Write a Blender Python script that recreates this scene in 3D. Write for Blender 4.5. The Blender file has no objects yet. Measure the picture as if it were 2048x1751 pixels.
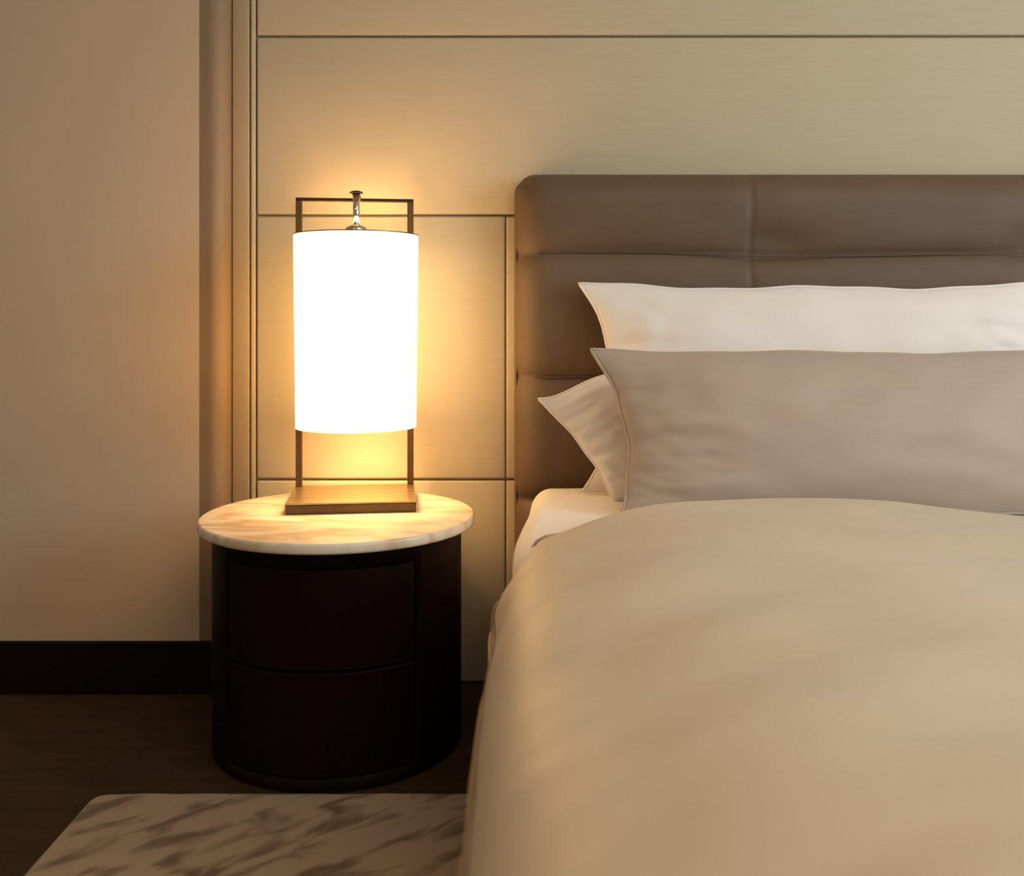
import bpy, bmesh, math, random
from mathutils import Vector, noise, Matrix

random.seed(4)
scene = bpy.context.scene
col = scene.collection
PI = math.pi

# ------------------------------------------------------------------ camera
F_PX = 1950.0
CAM_Z = 0.953
cd = bpy.data.cameras.new('camera')
cam = bpy.data.objects.new('camera', cd)
col.objects.link(cam)
cam.location = (0, 0, CAM_Z)
cam.rotation_euler = (PI / 2, 0, 0)
cd.sensor_fit = 'HORIZONTAL'
cd.sensor_width = 36.0
cd.lens = 36.0 * F_PX / 2048.0
cd.shift_y = (640 - 875.5) / 2048.0
cd.clip_start = 0.02
cd.dof.use_dof = True
cd.dof.focus_distance = 2.2
cd.dof.aperture_fstop = 2.2
scene.camera = cam

# ------------------------------------------------------------------ colour management
vs = scene.view_settings
vs.view_transform = 'Standard'
vs.look = 'None'
vs.exposure = 0.75
vs.gamma = 1.0
vs.use_curve_mapping = False

# ------------------------------------------------------------------ world: pale daylight outside the window
w = bpy.data.worlds.new('world')
scene.world = w
w.use_nodes = True
w.node_tree.nodes['Background'].inputs[0].default_value = (0.75, 0.86, 1.0, 1)
w.node_tree.nodes['Background'].inputs[1].default_value = 1.0


def R90(d):
    return math.radians(d)


def area(name, loc, rot, sx, sy, power, color):
    l = bpy.data.lights.new(name, 'AREA')
    l.shape = 'RECTANGLE'
    l.size = sx
    l.size_y = sy
    l.energy = power
    l.color = color
    o = bpy.data.objects.new(name, l)
    o.location = loc
    o.rotation_euler = rot
    col.objects.link(o)
    return o


# daylight entering the window in the right wall, and added warm fills overhead
area('window_daylight', (3.04, 0.35, 1.55), (0, PI / 2, 0), 1.6, 2.0, 36.0, (0.80, 0.94, 1.0))
area('overhead_fill_left', (-1.1, -0.3, 2.55), (0, 0, 0), 1.2, 1.2, 5.0, (1.0, 0.75, 0.50))  # added fill that warms the left wall and duvet edge, no fitting there
area('overhead_fill_bed', (1.1, 0.5, 2.55), (0, 0, 0), 1.6, 1.6, 10.0, (1.0, 0.78, 0.54))  # added fill that brightens the duvet top and upper walls
# added warm fill from the front right, across the bed; no actual lamp
area('warm_front_fill', (1.5, -1.9, 1.55), (R90(78), 0, R90(20)), 1.2, 1.0, 5.0, (1.0, 0.78, 0.56))


# ------------------------------------------------------------------ materials
def mat(name, color, rough=0.8, metal=0.0, var=0.0, vscale=8.0, vstretch=(1, 1, 1),
        bump=0.0, bscale=200.0, bstretch=(1, 1, 1), sheen=0.0, spec=0.5, color2=None):
    m = bpy.data.materials.new(name)
    m.use_nodes = True
    nt = m.node_tree
    b = nt.nodes['Principled BSDF']
    b.inputs['Base Color'].default_value = (*color, 1)
    b.inputs['Roughness'].default_value = rough
    b.inputs['Metallic'].default_value = metal
    b.inputs['Specular IOR Level'].default_value = spec
    if sheen:
        b.inputs['Sheen Weight'].default_value = sheen
    tc = nt.nodes.new('ShaderNodeTexCoord')
    if var or color2:
        mp = nt.nodes.new('ShaderNodeMapping')
        mp.inputs['Scale'].default_value = vstretch
        nz = nt.nodes.new('ShaderNodeTexNoise')
        nz.inputs['Scale'].default_value = vscale
        nz.inputs['Detail'].default_value = 4
        nt.links.new(tc.outputs['Object'], mp.inputs[0])
        nt.links.new(mp.outputs[0], nz.inputs['Vector'])
        rp = nt.nodes.new('ShaderNodeValToRGB')
        c2 = color2 if color2 else tuple(c * (1 - var) for c in color)
        rp.color_ramp.elements[0].position = 0.35
        rp.color_ramp.elements[0].color = (*c2, 1)
        rp.color_ramp.elements[1].position = 0.65
        rp.color_ramp.elements[1].color = (*color, 1)
        nt.links.new(nz.outputs['Fac'], rp.inputs[0])
        nt.links.new(rp.outputs[0], b.inputs['Base Color'])
    if bump:
        mp = nt.nodes.new('ShaderNodeMapping')
        mp.inputs['Scale'].default_value = bstretch
        nz = nt.nodes.new('ShaderNodeTexNoise')
        nz.inputs['Scale'].default_value = bscale
        nz.inputs['Detail'].default_value = 3
        nt.links.new(tc.outputs['Object'], mp.inputs[0])
        nt.links.new(mp.outputs[0], nz.inputs['Vector'])
        bp = nt.nodes.new('ShaderNodeBump')
        bp.inputs['Strength'].default_value = bump
        bp.inputs['Distance'].default_value = 0.002
        nt.links.new(nz.outputs['Fac'], bp.inputs['Height'])
        nt.links.new(bp.outputs[0], b.inputs['Normal'])
    return m


M = {}
M['panel'] = mat('panel_fabric', (0.56, 0.48, 0.34), 0.8, var=0.04, vscale=30, vstretch=(0.2, 1, 6),
                 bump=0.12, bscale=160, bstretch=(0.15, 1, 4), sheen=0.05)
M['groove'] = mat('panel_backing', (0.34, 0.26, 0.16), 0.8)
M['plaster'] = mat('plaster', (0.64, 0.495, 0.355), 0.85, var=0.04, vscale=3, bump=0.05)
M['trim'] = mat('brown_trim', (0.27, 0.185, 0.115), 0.6, var=0.1, vscale=10, vstretch=(6, 6, 0.4))
M['edge'] = mat('panel_edge_trim', (0.42, 0.33, 0.21), 0.7)
M['skirting'] = mat('dark_skirting', (0.009, 0.004, 0.002), 0.7, spec=0.12)
M['floor'] = mat('dark_floor', (0.050, 0.028, 0.010), 0.8, spec=0.25, color2=(0.034, 0.019, 0.007), vscale=5,
                 vstretch=(1, 5, 1), bump=0.2, bscale=90)
M['ceiling'] = mat('ceiling_paint', (0.75, 0.72, 0.66), 0.9)
M['room'] = mat('room_paint', (0.55, 0.47, 0.38), 0.9)
M['leather'] = mat('brown_leather', (0.138, 0.086, 0.050), 0.6, var=0.12, vscale=5, bump=0.12, bscale=260, spec=0.45)
M['leather_pipe'] = mat('brown_leather_piping', (0.10, 0.065, 0.042), 0.5)
M['white'] = mat('white_cotton', (0.84, 0.79, 0.75), 0.85, sheen=0.15, bump=0.1, bscale=300)
M['taupe'] = mat('taupe_satin', (0.45, 0.355, 0.285), 0.62, var=0.06, vscale=6, vstretch=(1, 1, 3), sheen=0.25,
                 bump=0.15, bscale=220, bstretch=(0.2, 1, 3))
M['duvet'] = mat('champagne_satin', (0.57, 0.46, 0.325), 0.5, var=0.05, vscale=4, vstretch=(1, 2, 1), sheen=0.25,
                 bump=0.15, bscale=220, bstretch=(0.2, 2, 1))
M['hem'] = mat('duvet_hem', (0.42, 0.31, 0.20), 0.7)
M['stitch'] = mat('stitch_thread', (0.22, 0.12, 0.07), 0.8)
M['espresso'] = mat('espresso_lacquer', (0.009, 0.0028, 0.002), 0.55, var=0.3, vscale=6, vstretch=(4, 4, 0.3), spec=0.10)
M['gap'] = mat('drawer_gap', (0.003, 0.002, 0.002), 0.9)
M['bronze'] = mat('aged_bronze', (0.13, 0.085, 0.040), 0.38, metal=0.85, var=0.2, vscale=20)
M['bronze_top'] = mat('brushed_bronze', (0.52, 0.38, 0.20), 0.32, metal=0.9, var=0.25, vscale=12, vstretch=(0.4, 3, 1))
M['black_metal'] = mat('blackened_metal', (0.022, 0.013, 0.008), 0.4, metal=0.6)
M['chrome'] = mat('chrome', (0.75, 0.70, 0.64), 0.12, metal=1.0)
M['bedbase'] = mat('bed_base_fabric', (0.05, 0.03, 0.02), 0.8)

# marble top
m = mat('marble', (0.80, 0.70, 0.56), 0.22, spec=0.5)
nt = m.node_tree
b = nt.nodes['Principled BSDF']
tc = nt.nodes.new('ShaderNodeTexCoord')
mp = nt.nodes.new('ShaderNodeMapping')
mp.inputs['Scale'].default_value = (1.2, 3.5, 1)
mp.inputs['Rotation'].default_value = (0, 0, 0.25)
nz = nt.nodes.new('ShaderNodeTexNoise')
nz.inputs['Scale'].default_value = 4.5
nz.inputs['Detail'].default_value = 8
nz.inputs['Distortion'].default_value = 1.2
rp = nt.nodes.new('ShaderNodeValToRGB')
e = rp.color_ramp.elements
e[0].position = 0.36
e[0].color = (0.62, 0.47, 0.31, 1)
e[1].position = 0.56
e[1].color = (0.84, 0.75, 0.61, 1)
nt.links.new(tc.outputs['Object'], mp.inputs[0])
nt.links.new(mp.outputs[0], nz.inputs['Vector'])
nt.links.new(nz.outputs['Fac'], rp.inputs[0])
nt.links.new(rp.outputs[0], b.inputs['Base Color'])
M['marble'] = m

# rug: beige with smeared brown diagonal veins
m = mat('rug_pile', (0.5, 0.4, 0.3), 0.95, sheen=0.3, bump=0.6, bscale=240)
nt = m.node_tree
b = nt.nodes['Principled BSDF']
tc = nt.nodes.new('ShaderNodeTexCoord')
mp = nt.nodes.new('ShaderNodeMapping')
mp0 = nt.nodes.new('ShaderNodeMapping')
mp0.inputs['Rotation'].default_value = (0, 0, math.radians(-40))
mp.inputs['Scale'].default_value = (7.0, 18.0, 1)
nt.links.new(tc.outputs['Object'], mp0.inputs[0])
nt.links.new(mp0.outputs[0], mp.inputs[0])
nz = nt.nodes.new('ShaderNodeTexNoise')
nz.inputs['Scale'].default_value = 1.15
nz.inputs['Detail'].default_value = 3
nz.inputs['Distortion'].default_value = 0.6
rp = nt.nodes.new('ShaderNodeValToRGB')
e = rp.color_ramp.elements
e[0].position = 0.36
e[0].color = (0.15, 0.092, 0.048, 1)
e[1].position = 0.52
e[1].color = (0.38, 0.285, 0.195, 1)
nt.links.new(mp.outputs[0], nz.inputs['Vector'])
nt.links.new(nz.outputs['Fac'], rp.inputs[0])
nt.links.new(rp.outputs[0], b.inputs['Base Color'])
M['rug'] = m

# lit lamp shade (gives off the light)
m = bpy.data.materials.new('lit_opal_shade')
m.use_nodes = True
nt = m.node_tree
b = nt.nodes['Principled BSDF']
b.inputs['Base Color'].default_value = (0.9, 0.82, 0.7, 1)
b.inputs['Roughness'].default_value = 0.5
b.inputs['Emission Color'].default_value = (1.0, 0.60, 0.235, 1)
b.inputs['Emission Strength'].default_value = 3.1
M['shade'] = m
m = bpy.data.materials.new('lit_bulb')
m.use_nodes = True
b = m.node_tree.nodes['Principled BSDF']
b.inputs['Emission Color'].default_value = (1.0, 0.7, 0.4, 1)
b.inputs['Emission Strength'].default_value = 12
M['bulb'] = m
m = bpy.data.materials.new('window_glass')
m.use_nodes = True
b = m.node_tree.nodes['Principled BSDF']
b.inputs['Transmission Weight'].default_value = 1
b.inputs['Roughness'].default_value = 0
b.inputs['Base Color'].default_value = (0.95, 0.98, 1, 1)
M['glass'] = m


# ------------------------------------------------------------------ mesh helpers
def obj(name, bm, material, parent=None, smooth=False, mods=()):
    me = bpy.data.meshes.new(name)
    bm.normal_update()
    bm.to_mesh(me)
    bm.free()
    o = bpy.data.objects.new(name, me)
    me.materials.append(material)
    if smooth:
        for p in me.polygons:
            p.use_smooth = True
    col.objects.link(o)
    if parent:
        o.parent = parent
    for kind, kw in mods:
        md = o.modifiers.new(kind.lower(), kind)
        for k, v in kw.items():
            setattr(md, k, v)
    return o


def bx(bm, x0, x1, y0, y1, z0, z1, bev=0.0, seg=3):
    vs_ = [bm.verts.new((x, y, z)) for x in (x0, x1) for y in (y0, y1) for z in (z0, z1)]
    idx = [(0, 1, 3, 2), (4, 6, 7, 5), (0, 4, 5, 1), (2, 3, 7, 6), (0, 2, 6, 4), (1, 5, 7, 3)]
    fs = [bm.faces.new([vs_[i] for i in f]) for f in idx]
    bmesh.ops.recalc_face_normals(bm, faces=fs)
    if bev:
        es = list({e_ for f in fs for e_ in f.edges})
        bmesh.ops.bevel(bm, geom=es, offset=bev, segments=seg, profile=0.5, affect='EDGES')
    return bm


def box(*a, **k):
    return bx(bmesh.new(), *a, **k)


def lathe(profile, seg=64, bm=None, cx=0, cy=0, closed=False):
    bm = bm or bmesh.new()
    rings = []
    for r, z in profile:
        if r < 1e-6:
            rings.append([bm.verts.new((cx, cy, z))])
        else:
            rings.append([bm.verts.new((cx + r * math.cos(2 * PI * i / seg), cy + r * math.sin(2 * PI * i / seg), z))
                          for i in range(seg)])
    n = len(rings)
    for k in range(n if closed else n - 1):
        a, c = rings[k], rings[(k + 1) % n]
        for i in range(seg):
            j = (i + 1) % seg
            if len(a) == 1 and len(c) == 1:
                continue
            if len(a) == 1:
                bm.faces.new((a[0], c[i], c[j]))
            elif len(c) == 1:
                bm.faces.new((a[i], c[0], a[j]))
            else:
                bm.faces.new((a[i], c[i], c[j], a[j]))
    bmesh.ops.recalc_face_normals(bm, faces=bm.faces)
    return bm


def tube(pts, r, seg=8, closed=False, bm=None):
    bm = bm or bmesh.new()
    pts = [Vector(p) for p in pts]
    n = len(pts)
    rings = []
    for i, p in enumerate(pts):
        if closed:
            d = pts[(i + 1) % n] - pts[i - 1]
        else:
            d = pts[min(i + 1, n - 1)] - pts[max(i - 1, 0)]
        d.normalize()
        up = Vector((0, 0, 1)) if abs(d.z) < 0.9 else Vector((1, 0, 0))
        a = d.cross(up).normalized()
        c = d.cross(a)
        rings.append([bm.verts.new(p + r * (a * math.cos(2 * PI * k / seg) + c * math.sin(2 * PI * k / seg)))
                      for k in range(seg)])
    for i in range(n if closed else n - 1):
        a, c = rings[i], rings[(i + 1) % n]
        # align rings so that the tube does not twist
        best = min(range(seg), key=lambda s: (c[s].co - a[0].co).length)
        for k in range(seg):
            bm.faces.new((a[k], a[(k + 1) % seg], c[(k + 1 + best) % seg], c[(k + best) % seg]))
    if not closed:
        bm.faces.new(rings[0])
        bm.faces.new(rings[-1])
    bmesh.ops.recalc_face_normals(bm, faces=bm.faces)
    return bm


def thing(name, label, cat, loc=(0, 0, 0), rz=0.0, group=None):
    o = bpy.data.objects.new(name, None)
    o.empty_display_size = 0.1
    col.objects.link(o)
    o.location = loc
    o.rotation_euler = (0, 0, rz)
    o['label'] = label
    o['category'] = cat
    if group:
        o['group'] = group
    return o


def tag(o, label, cat):
    o['label'] = label
    o['category'] = cat
    return o


def struct(o):
    o['kind'] = 'structure'
    return o


def smoothstep(a, b_, x):
    t = max(0.0, min(1.0, (x - a) / (b_ - a)))
    return t * t * (3 - 2 * t)


# ------------------------------------------------------------------ room shell
WALL = 2.56
struct(obj('floor', box(-2.6, 3.0, -2.4, WALL + 0.12, -0.1, 0.0), M['floor']))
struct(obj('ceiling', box(-2.6, 3.0, -2.4, WALL + 0.12, 2.6, 2.7), M['ceiling']))
wb = struct(obj('wall_back', box(-0.80, 3.0, WALL + 0.012, WALL + 0.12, 0.0, 2.6), M['groove']))
rows = [(0.004, 0.531), (0.537, 1.2255), (1.2315, 1.695), (1.701, 2.165), (2.171, 2.595)]


def pad(x0, x1, z0, z1):
    """upholstered wall panel: one wide pad whose edges roll over into the joints"""
    return box(x0, x1, WALL, WALL + 0.0115, z0, z1, bev=0.005, seg=4)


for k, (z0, z1) in enumerate(rows):
    if k < 2:
        spans = [(-0.670, -0.018), (-0.015, 0.95), (0.956, 1.92), (1.926, 2.99)]
    else:
        spans = [(-0.670, 2.99)]
    for (x0, x1) in spans:
        obj('upholstered_panel', pad(x0, x1, z0, z1), M['panel'], wb, smooth=True)
# narrow vertical border strip left of the panels with its slim double edge
struct(obj('trim_2', box(-0.7345, -0.6905, WALL - 0.001, WALL + 0.0115, 0.0, 2.6, bev=0.003), M['edge'], smooth=True))
struct(obj('trim_3', box(-0.6865, -0.6745, WALL + 0.001, WALL + 0.0115, 0.0, 2.6, bev=0.003), M['panel'], smooth=True))

# plain wall section left of the lamp stands slightly proud of the panelling
struct(obj('wall_left', box(-2.6, -0.802, WALL - 0.06, WALL + 0.12, 0.0, 2.6), M['plaster']))
bm = box(-0.802, -0.7365, WALL - 0.06, WALL + 0.012, 0.0, 2.6)
es = [e_ for e_ in bm.edges if all(abs(v.co.x + 0.7365) < 1e-4 and v.co.y < WALL - 0.05 for v in e_.verts)]
bmesh.ops.bevel(bm, geom=es, offset=0.04, segments=8, profile=0.5, affect='EDGES')
struct(obj('trim_1', bm, M['trim'], smooth=False))
struct(obj('baseboard_left', box(-2.6, -0.7365, WALL - 0.078, WALL - 0.0605, 0.0, 0.1325, bev=0.003), M['skirting']))
struct(obj('wall_side_left', box(-2.7, -2.6, -2.4, WALL + 0.12, 0, 2.6), M['room']))
struct(obj('wall_front', box(-2.7, 3.1, -2.5, -2.4, 0, 2.6), M['room']))
bm = bmesh.new()
bx(bm, 3.0, 3.1, -2.4, -0.65, 0, 2.6)
bx(bm, 3.0, 3.1, 1.35, WALL + 0.12, 0, 2.6)
bx(bm, 3.0, 3.1, -0.65, 1.35, 0, 0.75)
bx(bm, 3.0, 3.1, -0.65, 1.35, 2.35, 2.6)
struct(obj('wall_right', bm, M['room']))
bm = bmesh.new()
for y0, y1, z0, z1 in ((-0.65, -0.60, 0.75, 2.35), (1.30, 1.35, 0.75, 2.35), (-0.60, 1.30, 0.75, 0.80),
                       (-0.60, 1.30, 2.30, 2.35), (0.33, 0.37, 0.80, 2.30)):
    bx(bm, 3.05, 3.09, y0, y1, z0, z1)
wf = struct(obj('window_1', bm, M['ceiling']))
obj('glass_pane', box(3.066, 3.072, -0.60, 1.30, 0.80, 2.30), M['glass'], wf)

# ------------------------------------------------------------------ bed
bed = thing('bed', 'double bed with padded brown leather headboard and white fitted sheet', 'bed', (0.9, 1.4, 0))


def to(par, bm):
    bmesh.ops.translate(bm, verts=bm.verts, vec=-Vector(par.location))
    return bm


HX0, HX1, HTOP, HF = 0.006, 1.80, 1.326, 2.42
seams_z = [1.120, 0.808, 0.500]
seams_x = [0.597, 1.29]


def headboard_mesh():
    bm = bmesh.new()
    nx, nz = 260, 150
    R_ = 0.085
    W = HX1 - HX0
    H = HTOP - 0.05

    def pt(s, t):
        # s,t are arc-like coordinates in the front face that run round the padded edges
        def edge(q, L):
            # returns position along and depth factor
            a = R_ * PI / 2
            if q < a:
                th = q / R_
                return R_ * (1 - math.cos(th)), R_ * (1 - math.sin(th))
            if q > L - 2 * R_ + 2 * a - a:
                th = (L - 2 * R_ + 2 * a - q) / R_
                return L - R_ * (1 - math.cos(th)), R_ * (1 - math.sin(th))
            return R_ + q - a, 0.0
        x, dx_ = edge(s * (W - 2 * R_ + PI * R_), W)
        # vertical only the top rolls over
        a = R_ * PI / 2
        qz = t * (H - R_ + a)
        if qz > H - R_:
            th = (qz - (H - R_)) / R_
            z, dz_ = H - R_ + R_ * math.sin(th), R_ * (1 - math.cos(th))
        else:
            z, dz_ = qz, 0.0
        X, Z = HX0 + x, 0.05 + z
        y = HF + min(0.13, dx_ + dz_)
        # round the outer corner in elevation
        cr = 0.05
        if Z > HTOP - cr and X < HX0 + cr:
            v = Vector((HX0 + cr - X, Z - (HTOP - cr)))
            k = max(v.x, v.y) / max(v.length, 1e-6)
            X = HX0 + cr - v.x * k
            Z = HTOP - cr + v.y * k
        # quilting: soft sinks along seams
        sag = 0.004 * math.sin(X * 5.3) - 0.006 * math.exp(-((X - 0.62) / 0.25) ** 2)
        f = 0.0
        for sz in seams_z:
            d = abs(Z - sz - sag)
            f += 0.022 * math.exp(-d / 0.020) + 0.006 * math.exp(-(d / 0.07) ** 2)
        for sx in seams_x:
            d = abs(X - sx)
            f += 0.005 * math.exp(-d / 0.007) * 1.0 + 0.003 * math.exp(-(d / 0.06) ** 2)
            # deeper dimple where seams cross
            for sz in seams_z:
                d2 = math.hypot((X - sx - 0.06) / 0.10, (Z - sz - 0.03) / 0.045)
                f += 0.020 * math.exp(-d2 * d2)
        f += 0.003 * noise.noise(Vector((X * 5, 1.3, Z * 7)))
        return Vector((X, y + f * (1 if dx_ + dz_ < 0.05 else 0.5), Z))
    g = [[bm.verts.new(pt(i / nx, j / nz)) for j in range(nz + 1)] for i in range(nx + 1)]
    for i in range(nx):
        for j in range(nz):
            bm.faces.new((g[i][j], g[i + 1][j], g[i + 1][j + 1], g[i][j + 1]))
    # close back
    loop = [g[i][0] for i in range(nx + 1)] + [g[nx][j] for j in range(1, nz + 1)] + \
           [g[i][nz] for i in range(nx - 1, -1, -1)] + [g[0][j] for j in range(nz - 1, 0, -1)]
    back = [bm.verts.new((v.co.x, 2.552, v.co.z)) for v in loop]
    n = len(loop)
    for i in range(n):
        bm.faces.new((loop[i], back[i], back[(i + 1) % n], loop[(i + 1) % n]))
    bm.faces.new(back)
    bmesh.ops.recalc_face_normals(bm, faces=bm.faces)
    return bm


hb = obj('headboard', to(bed, headboard_mesh()), M['leather'], bed, smooth=True)
for k, sz in enumerate(seams_z[:2]):
    pts = []
    for i in range(90):
        X = HX0 + 0.05 + (HX1 - HX0 - 0.10) * i / 89
        sag = 0.004 * math.sin(X * 5.3) - 0.006 * math.exp(-((X - 0.62) / 0.25) ** 2)
        pts.append((X, HF + 0.020 + (0.018 if i in (0, 89) else 0), sz + sag))
    obj('seam_piping', to(bed, tube(pts, 0.0022, 6)), M['leather_pipe'], hb, smooth=True)
for c in hb.children:
    c.matrix_parent_inverse = Matrix()

# base and mattress
obj('bed_base', to(bed, box(0.04, 1.78, 0.44, 2.38, 0.07, 0.27, bev=0.01)), M['bedbase'], bed)
for sx in (0.10, 1.72):
    for sy in (0.50, 2.30):
        obj('leg', to(bed, lathe([(0, 0), (0.022, 0), (0.028, 0.072), (0, 0.072)], 20, cx=sx, cy=sy)), M['black_metal'], bed, smooth=True)


def mattress_mesh():
    bm = bmesh.new()
    bx(bm, 0.0, 1.80, 0.42, 2.395, 0.272, 0.549, bev=0.055, seg=8)
    bmesh.ops.subdivide_edges(bm, edges=[e_ for e_ in bm.edges if e_.calc_length() > 0.3], cuts=40, use_grid_fill=True)
    for v in bm.verts:
        # tucked, slightly narrower at the head corner; faint pull creases
        t = smoothstep(1.8, 2.35, v.co.y) * smoothstep(0.3, 0.0, v.co.x) * smoothstep(0.30, 0.52, v.co.z)
        v.co.x += 0.046 * t
        u_ = smoothstep(1.80, 1.60, v.co.y)
        v.co.x += 0.035 * u_ * smoothstep(0.3, 0.1, v.co.x)
        v.co.z -= 0.035 * u_ * smoothstep(0.4, 0.5, v.co.z)
        v.co.x += 0.006 * smoothstep(0.2, 0.0, v.co.x) * noise.noise(Vector((0, v.co.y * 9, v.co.z * 6)))
        if v.co.z > 0.5:
            v.co.z += 0.003 * noise.noise(Vector((v.co.x * 9, v.co.y * 9, 0)))
    return bm


obj('mattress', to(bed, mattress_mesh()), M['white'], bed, smooth=True)['label'] = 'mattress in a tight white fitted sheet'


# ------------------------------------------------------------------ duvet
def head_edge(X):
    pts = [(-0.2, 1.70), (-0.03, 1.72), (0.03, 1.755), (0.10, 1.81), (0.18, 1.87), (0.30, 1.935), (0.50, 1.965),
           (0.9, 1.955), (2.1, 1.95)]
    for (a, ya), (b_, yb) in zip(pts, pts[1:]):
        if X <= b_:
            t = (X - a) / (b_ - a)
            return ya + (yb - ya) * t
    return pts[-1][1]


def catmull(P, n):
    out = []
    for i in range(len(P) - 1):
        p0 = Vector(P[max(i - 1, 0)])
        p1 = Vector(P[i])
        p2 = Vector(P[i + 1])
        p3 = Vector(P[min(i + 2, len(P) - 1)])
        m_ = max(2, int(round((p2 - p1).length * n)))
        for k in range(m_):
            t = k / m_
            out.append(0.5 * ((2 * p1) + (-p0 + p2) * t + (2 * p0 - 5 * p1 + 4 * p2 - p3) * t * t +
                              (-p0 + 3 * p1 - 3 * p2 + p3) * t ** 3))
    out.append(Vector(P[-1]))
    return out


SEC = catmull([(-0.030, 0.10), (-0.028, 0.22), (-0.027, 0.36), (-0.020, 0.44), (0.003, 0.505), (0.05, 0.553),
               (0.13, 0.578), (0.24, 0.594), (0.38, 0.600), (0.55, 0.598), (0.80, 0.588), (1.05, 0.582),
               (1.35, 0.588), (1.60, 0.585), (1.74, 0.565), (1.82, 0.49), (1.845, 0.40), (1.85, 0.25), (1.85, 0.10)], 60)


def edge_smooth(X):
    return sum(head_edge(X + d) for d in (-0.05, -0.025, 0, 0.025, 0.05)) / 5


def duvet_point(p, v):
    """p = (x,z) of the cross-section, v: 0 at foot .. 1 head edge"""
    x, z = p
    ye = edge_smooth(x)
    y0 = 0.36
    y = y0 + (ye - y0) * v
    top = smoothstep(0.42, 0.58, z)
    # slightly wider towards the foot
    if x < 0.1:
        x -= 0.022 * smoothstep(2.1, 0.9, y) * smoothstep(0.12, 0.0, x)
    if x < 0.05 and z < 0.5:
        x -= 0.006 * (noise.noise(Vector((z * 3, y * 5, 4.0))))
    # puffs and shallow valleys
    z += top * (0.016 * noise.noise(Vector((x * 2.2 + 3, y * 2.6, 0.4))) +
                0.014 * noise.noise(Vector((x * 2.0 + y * 1.2, y * 6.5 - x * 2.6, 2.0))) +
                0.003 * noise.noise(Vector((x * 5, y * 20 - x * 6, 7.0))))
    z += top * 0.008 * math.exp(-((x - 0.35) / 0.2) ** 2) * smoothstep(1.2, 1.75, y)
    # roll down at the head edge
    d = ye - y
    Rr = 0.10
    if d < Rr and z > 0.45:
        t = 1 - d / Rr
        low = 0.556 if x > 0.06 else (0.556 - 0.11 * smoothstep(0.06, -0.03, x))
        low = min(low, z - 0.002)
        z = low + (z - low) * math.sqrt(max(0.0, 1 - t * t))
    # roll down at foot
    d = y - y0
    if d < 0.12:
        t = 1 - d / 0.12
        z = 0.40 + (z - 0.40) * math.sqrt(max(0.0, 1 - t * t)) if z > 0.40 else z
    return Vector((x, y, z))


duv = thing('duvet', 'champagne satin duvet spread over the bed and hanging down its side', 'duvet', (0.9, 1.1, 0.6))
bm = bmesh.new()
NV = 150
vv = [1 - (1 - k / NV) ** 1.35 for k in range(NV + 1)]
g = [[bm.verts.new(duvet_point(p, v)) for v in vv] for p in SEC]
for i in range(len(SEC) - 1):
    for j in range(NV):
        bm.faces.new((g[i][j], g[i][j + 1], g[i + 1][j + 1], g[i + 1][j]))
bmesh.ops.recalc_face_normals(bm, faces=bm.faces)
if sum(f.normal.z for f in bm.faces) < 0:
    bmesh.ops.reverse_faces(bm, faces=bm.faces)
obj('cover', to(duv, bm), M['duvet'], duv, smooth=True,
    mods=[('SOLIDIFY', dict(thickness=0.006, offset=-1.0)), ('SUBSURF', dict(levels=1, render_levels=1))])
# hem piping along the head side and down the hanging side
iside = min(range(len(SEC)), key=lambda i: abs(SEC[i][1] - 0.40) + (10 if SEC[i][0] > 0.2 else 0))
pts = [duvet_point(SEC[iside], v) + Vector((-0.003, 0, 0)) for v in vv]
obj('hem_piping', to(duv, tube(pts, 0.003, 8)), M['hem'], duv, smooth=True)
pts2 = [duvet_point(SEC[i], 1.0) + Vector((-0.002, 0.002, 0.001)) for i in range(0, 42)]
obj('head_hem', to(duv, tube(pts2, 0.003, 8)), M['hem'], duv, smooth=True)
bm = bmesh.new()
ist = min(range(len(SEC)), key=lambda i: abs(SEC[i][1] - 0.435) + (10 if SEC[i][0] > 0.2 else 0))
P = [duvet_point(SEC[ist], v) + Vector((-0.0012, 0, 0.001)) for v in vv]
L = 0
for a, c in zip(P, P[1:]):
    n_ = max(1, int((c - a).length / 0.014))
    for k in range(n_):
        s0 = a.lerp(c, k / n_)
        s1 = a.lerp(c, (k + 0.5) / n_)
        tube([s0, s1], 0.0011, 5, bm=bm)
st = obj('stitching', to(duv, bm), M['stitch'], duv, smooth=True)


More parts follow.
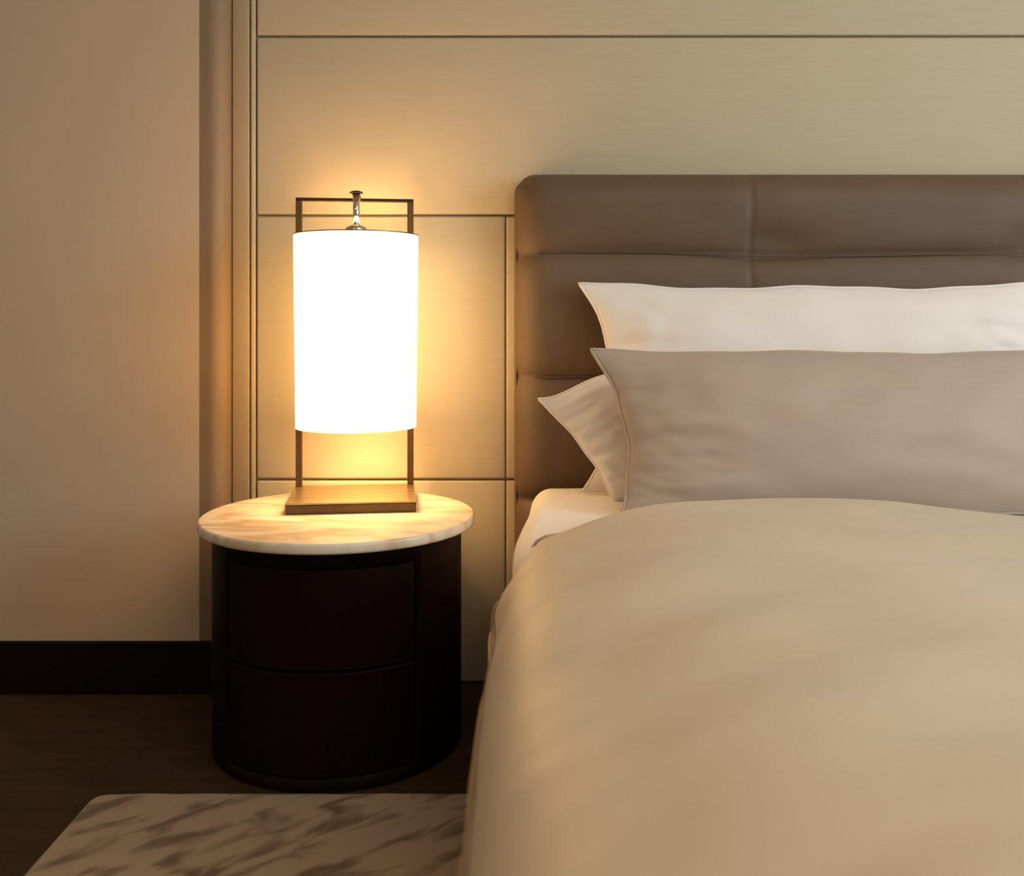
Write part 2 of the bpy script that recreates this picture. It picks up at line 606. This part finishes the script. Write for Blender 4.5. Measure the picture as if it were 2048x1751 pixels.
# ------------------------------------------------------------------ pillows
def make_pillow(name, label, loc, w_, h_, t_, lean, rz, material, deform=None, concx=0.045, concy=0.012,
                seed=0.0, pipe=None, wr=1.0):
    root = thing(name, label, 'pillow', loc, rz)
    N, K = 90, 56

    def P(u, v, side):
        au, av = abs(u), abs(v)
        x = w_ * u - math.copysign(concx * (1 - v * v), u) * au ** 2
        y = h_ * v - math.copysign(concy * (1 - u * u), v) * av ** 2
        prof = (max(0, 1 - au ** 3.2) ** 0.62) * (max(0, 1 - av ** 2.2) ** 0.62)
        z = t_ * prof
        # gathers radiating from the corners and along the end seams
        ce = smoothstep(0.45, 0.97, au)
        wob = noise.noise(Vector((u * 3.0 * (1 if side > 0 else 1.3), v * 7.0 + seed, seed * 3 + side)))
        wob2 = noise.noise(Vector((u * 10 + v * 6 * math.copysign(1, u * v), v * 10, seed)))
        z += wr * prof * (0.020 * ce * wob + 0.010 * wob2 * ce + 0.008 * noise.noise(Vector((u * 4, v * 3, seed + 9))))
        z *= side
        y += wr * 0.003 * math.sin(u * 7 + seed) * av ** 3 + wr * 0.001 * math.sin(u * 19 + seed * 2) * av ** 3
        x += wr * 0.002 * math.sin(v * 9 + seed) * au ** 3
        q = Vector((x, y, z))
        if deform:
            q = deform(q, u, v)
        # stand it up: local y -> up, front side (+z) -> towards the camera, then lean back
        c, s = math.cos(lean), math.sin(lean)
        return Vector((q.x, q.y * s - q.z * c, q.y * c + q.z * s))

    bm_ = bmesh.new()

    def prm(i, n):
        t = -1 + 2 * i / n
        return math.sin(t * PI / 2) * 0.55 + t * 0.45
    F = [[bm_.verts.new(P(prm(i, N), prm(j, K), 1)) for j in range(K + 1)] for i in range(N + 1)]
    B = [[F[i][j] if i in (0, N) or j in (0, K) else bm_.verts.new(P(prm(i, N), prm(j, K), -1))
          for j in range(K + 1)] for i in range(N + 1)]
    for i in range(N):
        for j in range(K):
            bm_.faces.new((F[i][j], F[i + 1][j], F[i + 1][j + 1], F[i][j + 1]))
            bm_.faces.new((B[i][j], B[i][j + 1], B[i + 1][j + 1], B[i + 1][j]))
    bmesh.ops.recalc_face_normals(bm_, faces=bm_.faces)
    obj('pillowcase', bm_, material, root, smooth=True)
    rim = [P(prm(i, N), -1, 1) for i in range(N + 1)] + [P(1, prm(j, K), 1) for j in range(1, K + 1)] + \
          [P(prm(i, N), 1, 1) for i in range(N - 1, -1, -1)] + [P(-1, prm(j, K), 1) for j in range(K - 1, 0, -1)]
    obj('seam_piping', tube(rim, 0.0032, 8, closed=True), pipe or material, root, smooth=True)
    return root


R = math.radians
make_pillow('pillow', 'long white cotton pillow standing upright against the brown headboard',
            (0.166 + 0.58, 2.315, 0.797), 0.58, 0.250, 0.062, R(14), 0, M['white'], seed=1.7, concx=0.075, concy=0.010, wr=1.5)


def tip(q, u, v):
    l_ = max(0.0, -u)
    q.x += 0.17 * l_ ** 2.5 * (1 - v) / 2
    q.y -= 0.060 * smoothstep(0.60, 1.0, l_) * (0.5 + 0.5 * v)
    return q


make_pillow('pillow', 'white cotton pillow behind the taupe one, one crumpled corner poking out left',
            (0.058 + 0.45, 2.20, 0.693), 0.45, 0.146, 0.050, R(12), 0, M['white'], deform=tip, seed=5.1, concx=0.018, wr=0.8)
def skew(q, u, v):
    q.x += 0.05 * max(0.0, -u) ** 3 * (1 - v) / 2
    return q


make_pillow('pillow', 'long taupe satin pillow leaning in front of the white ones',
            (0.172 + 0.60, 2.065, 0.719), 0.60, 0.180, 0.058, R(20), 0, M['taupe'], deform=skew, seed=3.3, concx=0.045, concy=0.008)

# ------------------------------------------------------------------ nightstand
NX, NY = -0.397, 2.24
ns = thing('nightstand', 'round dark brown drum nightstand with a pale marble top', 'nightstand', (NX, NY, 0))
RB, ZT = 0.280, 0.51
A = R(44)


def drum():
    """shell with a recess where the two curved drawers sit"""
    bm_ = bmesh.new()
    seg = 96
    zs = [0.004, 0.03, 0.4515, 0.487]
    rings = []
    for z in zs:
        ring = []
        for i in range(seg):
            a = 2 * PI * i / seg - PI / 2
            ring.append(bm_.verts.new((RB * math.cos(a), RB * math.sin(a), z)))
        rings.append(ring)
    for k in range(3):
        for i in range(seg):
            j = (i + 1) % seg
            mid = (2 * PI * (i + 0.5) / seg)
            mid = mid if mid < PI else mid - 2 * PI
            if k == 1 and abs(mid) < A:
                continue
            bm_.faces.new((rings[k][i], rings[k][j], rings[k + 1][j], rings[k + 1][i]))
    bm_.faces.new(rings[0])
    bm_.faces.new(rings[-1])
    lathe([(RB - 0.025, 0.03), (RB - 0.025, 0.45)], 96, bm=bm_)
    bmesh.ops.recalc_face_normals(bm_, faces=bm_.faces)
    return bm_


obj('body', drum(), M['espresso'], ns, smooth=False,
    mods=[('SOLIDIFY', dict(thickness=0.010, offset=-1.0))])


def drawer(z0, z1):
    bm_ = bmesh.new()
    n = 40
    a1 = A - 0.012
    cols_ = []
    for i in range(n + 1):
        a = -a1 + 2 * a1 * i / n - PI / 2
        ro, ri = RB + 0.001, RB - 0.018
        cols_.append([bm_.verts.new((r * math.cos(a), r * math.sin(a), z)) for r, z in
                      ((ri, z0), (ro - 0.002, z0), (ro, z0 + 0.002), (ro, z1 - 0.002), (ro - 0.002, z1), (ri, z1))])
    for i in range(n):
        for k in range(6):
            l = (k + 1) % 6
            bm_.faces.new((cols_[i][k], cols_[i + 1][k], cols_[i + 1][l], cols_[i][l]))
    bm_.faces.new(cols_[0])
    bm_.faces.new(cols_[-1])
    bmesh.ops.recalc_face_normals(bm_, faces=bm_.faces)
    return bm_


obj('drawer', drawer(0.247, 0.449), M['espresso'], ns, smooth=False, mods=[])
obj('drawer', drawer(0.033, 0.241), M['espresso'], ns, smooth=False, mods=[])
obj('plinth', lathe([(0, 0.0), (0.262, 0.0), (0.262, 0.0039), (0, 0.0039)], 72), M['gap'], ns)
prof = [(0, 0.4872), (0.306, 0.4872), (0.3095, 0.489), (0.311, 0.493), (0.311, 0.504), (0.3095, 0.508), (0.306, 0.510), (0, 0.510)]
o = obj('marble_top', lathe(prof, 128), M['marble'], ns, smooth=False)
o['label'] = 'pale veined marble disc'
for p in o.data.polygons:
    p.use_smooth = abs(p.normal.z) < 0.98
for o in ns.children:
    if o.name.startswith(('body', 'drawer')):
        for p in o.data.polygons:
            p.use_smooth = abs(p.normal.z) < 0.5 and len(p.vertices) == 4 and p.area > 1e-6
        o.data.set_sharp_from_angle(angle=R(35))

# ------------------------------------------------------------------ table lamp
LX, LY = -0.376, 2.355
lamp = thing('table_lamp', 'lit table lamp with glowing white cylinder shade hung in a slim bronze frame', 'lamp', (LX, LY, ZT), R(7))
# coordinates below are relative to the lamp; z=0 on the marble
b0 = obj('base', box(-0.1555, 0.141, -0.120, 0.120, 0.0005, 0.022, bev=0.002), M['bronze'], lamp)
obj('base_plate', box(-0.156, 0.1415, -0.1205, 0.1205, 0.022, 0.026, bev=0.001), M['bronze_top'], lamp)['label'] = 'lighter brushed bronze plate on top of the base'
PH = 1.252 - ZT
for s in (-1, 1):
    obj('post', box(s * 0.139 - 0.015, s * 0.139 + 0.001, 0.103, 0.117, 0.026, PH, bev=0.0015), M['bronze'], lamp)
obj('crossbar', box(-0.1538, 0.1398, 0.102, 0.118, PH, PH + 0.008, bev=0.0015), M['black_metal'], lamp)
obj('arm', box(-0.009, 0.009, -0.012, 0.1018, PH + 0.001, PH + 0.007, bev=0.0015), M['black_metal'], lamp)
obj('finial', lathe([(0, PH + 0.0072), (0.016, PH + 0.0072), (0.016, PH + 0.010), (0.008, PH + 0.013), (0, PH + 0.014)], 24), M['black_metal'], lamp, smooth=True)
ST = 1.156 - ZT
SB = 0.696 - ZT
obj('stem', lathe([(0, ST + 0.018), (0.008, ST + 0.018), (0.008, PH + 0.0008), (0, PH + 0.0008)], 24), M['chrome'], lamp, smooth=True)
obj('socket', lathe([(0, ST - 0.18), (0.018, ST - 0.18), (0.018, ST + 0.002), (0.025, ST + 0.004), (0.025, ST + 0.020), (0.014, ST + 0.026), (0, ST + 0.026)], 32), M['chrome'], lamp, smooth=True)
bm = bmesh.new()
for k in range(3):
    a = 2 * PI * k / 3 + 0.4
    tube([(0.018 * math.cos(a), 0.018 * math.sin(a), ST - 0.004), (0.1455 * math.cos(a), 0.1455 * math.sin(a), ST - 0.004)], 0.002, 6, bm=bm)
obj('shade_spider', bm, M['chrome'], lamp, smooth=True)
r1, r0 = 0.149, 0.144
sh = obj('lamp_shade', lathe([(r0, SB), (r1, ST), (r1 - 0.003, ST), (r0 - 0.003, SB)], 96, closed=True), M['shade'], lamp, smooth=True)
sh['label'] = 'glowing white cylinder shade'
obj('shade_rim', lathe([(r1 - 0.0035, ST + 0.0002), (r1 + 0.0008, ST + 0.0002), (r1 + 0.0008, ST + 0.0025), (r1 - 0.0035, ST + 0.0025)], 96, closed=True), M['bronze'], sh, smooth=False)
bulb = lathe([(0, ST - 0.245), (0.018, ST - 0.243), (0.030, ST - 0.235), (0.031, ST - 0.228), (0.022, ST - 0.215), (0.014, ST - 0.1805), (0, ST - 0.1805)], 32)
obj('bulb', bulb, M['bulb'], lamp, smooth=True)
pl = bpy.data.lights.new('bulb_light', 'POINT')
pl.energy = 4.6
pl.color = (1.0, 0.64, 0.30)
pl.shadow_soft_size = 0.04
po = bpy.data.objects.new('bulb_light', pl)
po.location = (0, 0, ST - 0.25)
po.parent = lamp
col.objects.link(po)

# ------------------------------------------------------------------ rug
rug = None
bm = bmesh.new()
X0, X1, Y0, Y1, rr = -0.836, -0.006, -0.5, 1.952, 0.04
nx, ny = 90, 240
g = []
for i in range(nx + 1):
    row = []
    for j in range(ny + 1):
        x = X0 + (X1 - X0) * i / nx
        y = Y0 + (Y1 - Y0) * j / ny
        # rounded corner
        cx, cy = X0 + rr, Y1 - rr
        if x < cx and y > cy:
            v = Vector((cx - x, y - cy))
            k = max(v.x, v.y) / max(v.length, 1e-6)
            x, y = cx - v.x * k, cy + v.y * k
        y += 0.002 * noise.noise(Vector((x * 14, 0, 3))) * smoothstep(1.9, 2.1, y)
        d = min(x - X0, X1 - x, y - Y0, Y1 - y)
        z = 0.0125 + 0.0025 * noise.noise(Vector((x * 12, y * 12, 0)))
        if i in (0, nx) or j in (0, ny):
            z = 0.001
        elif i in (1, nx - 1) or j in (1, ny - 1):
            z -= 0.002
        row.append(bm.verts.new((x, y, z)))
    g.append(row)
for i in range(nx):
    for j in range(ny):
        bm.faces.new((g[i][j], g[i + 1][j], g[i + 1][j + 1], g[i][j + 1]))
tag(obj('rug', bm, M['rug'], smooth=True), 'beige rug with smudged brown vein pattern on the dark floor', 'rug')
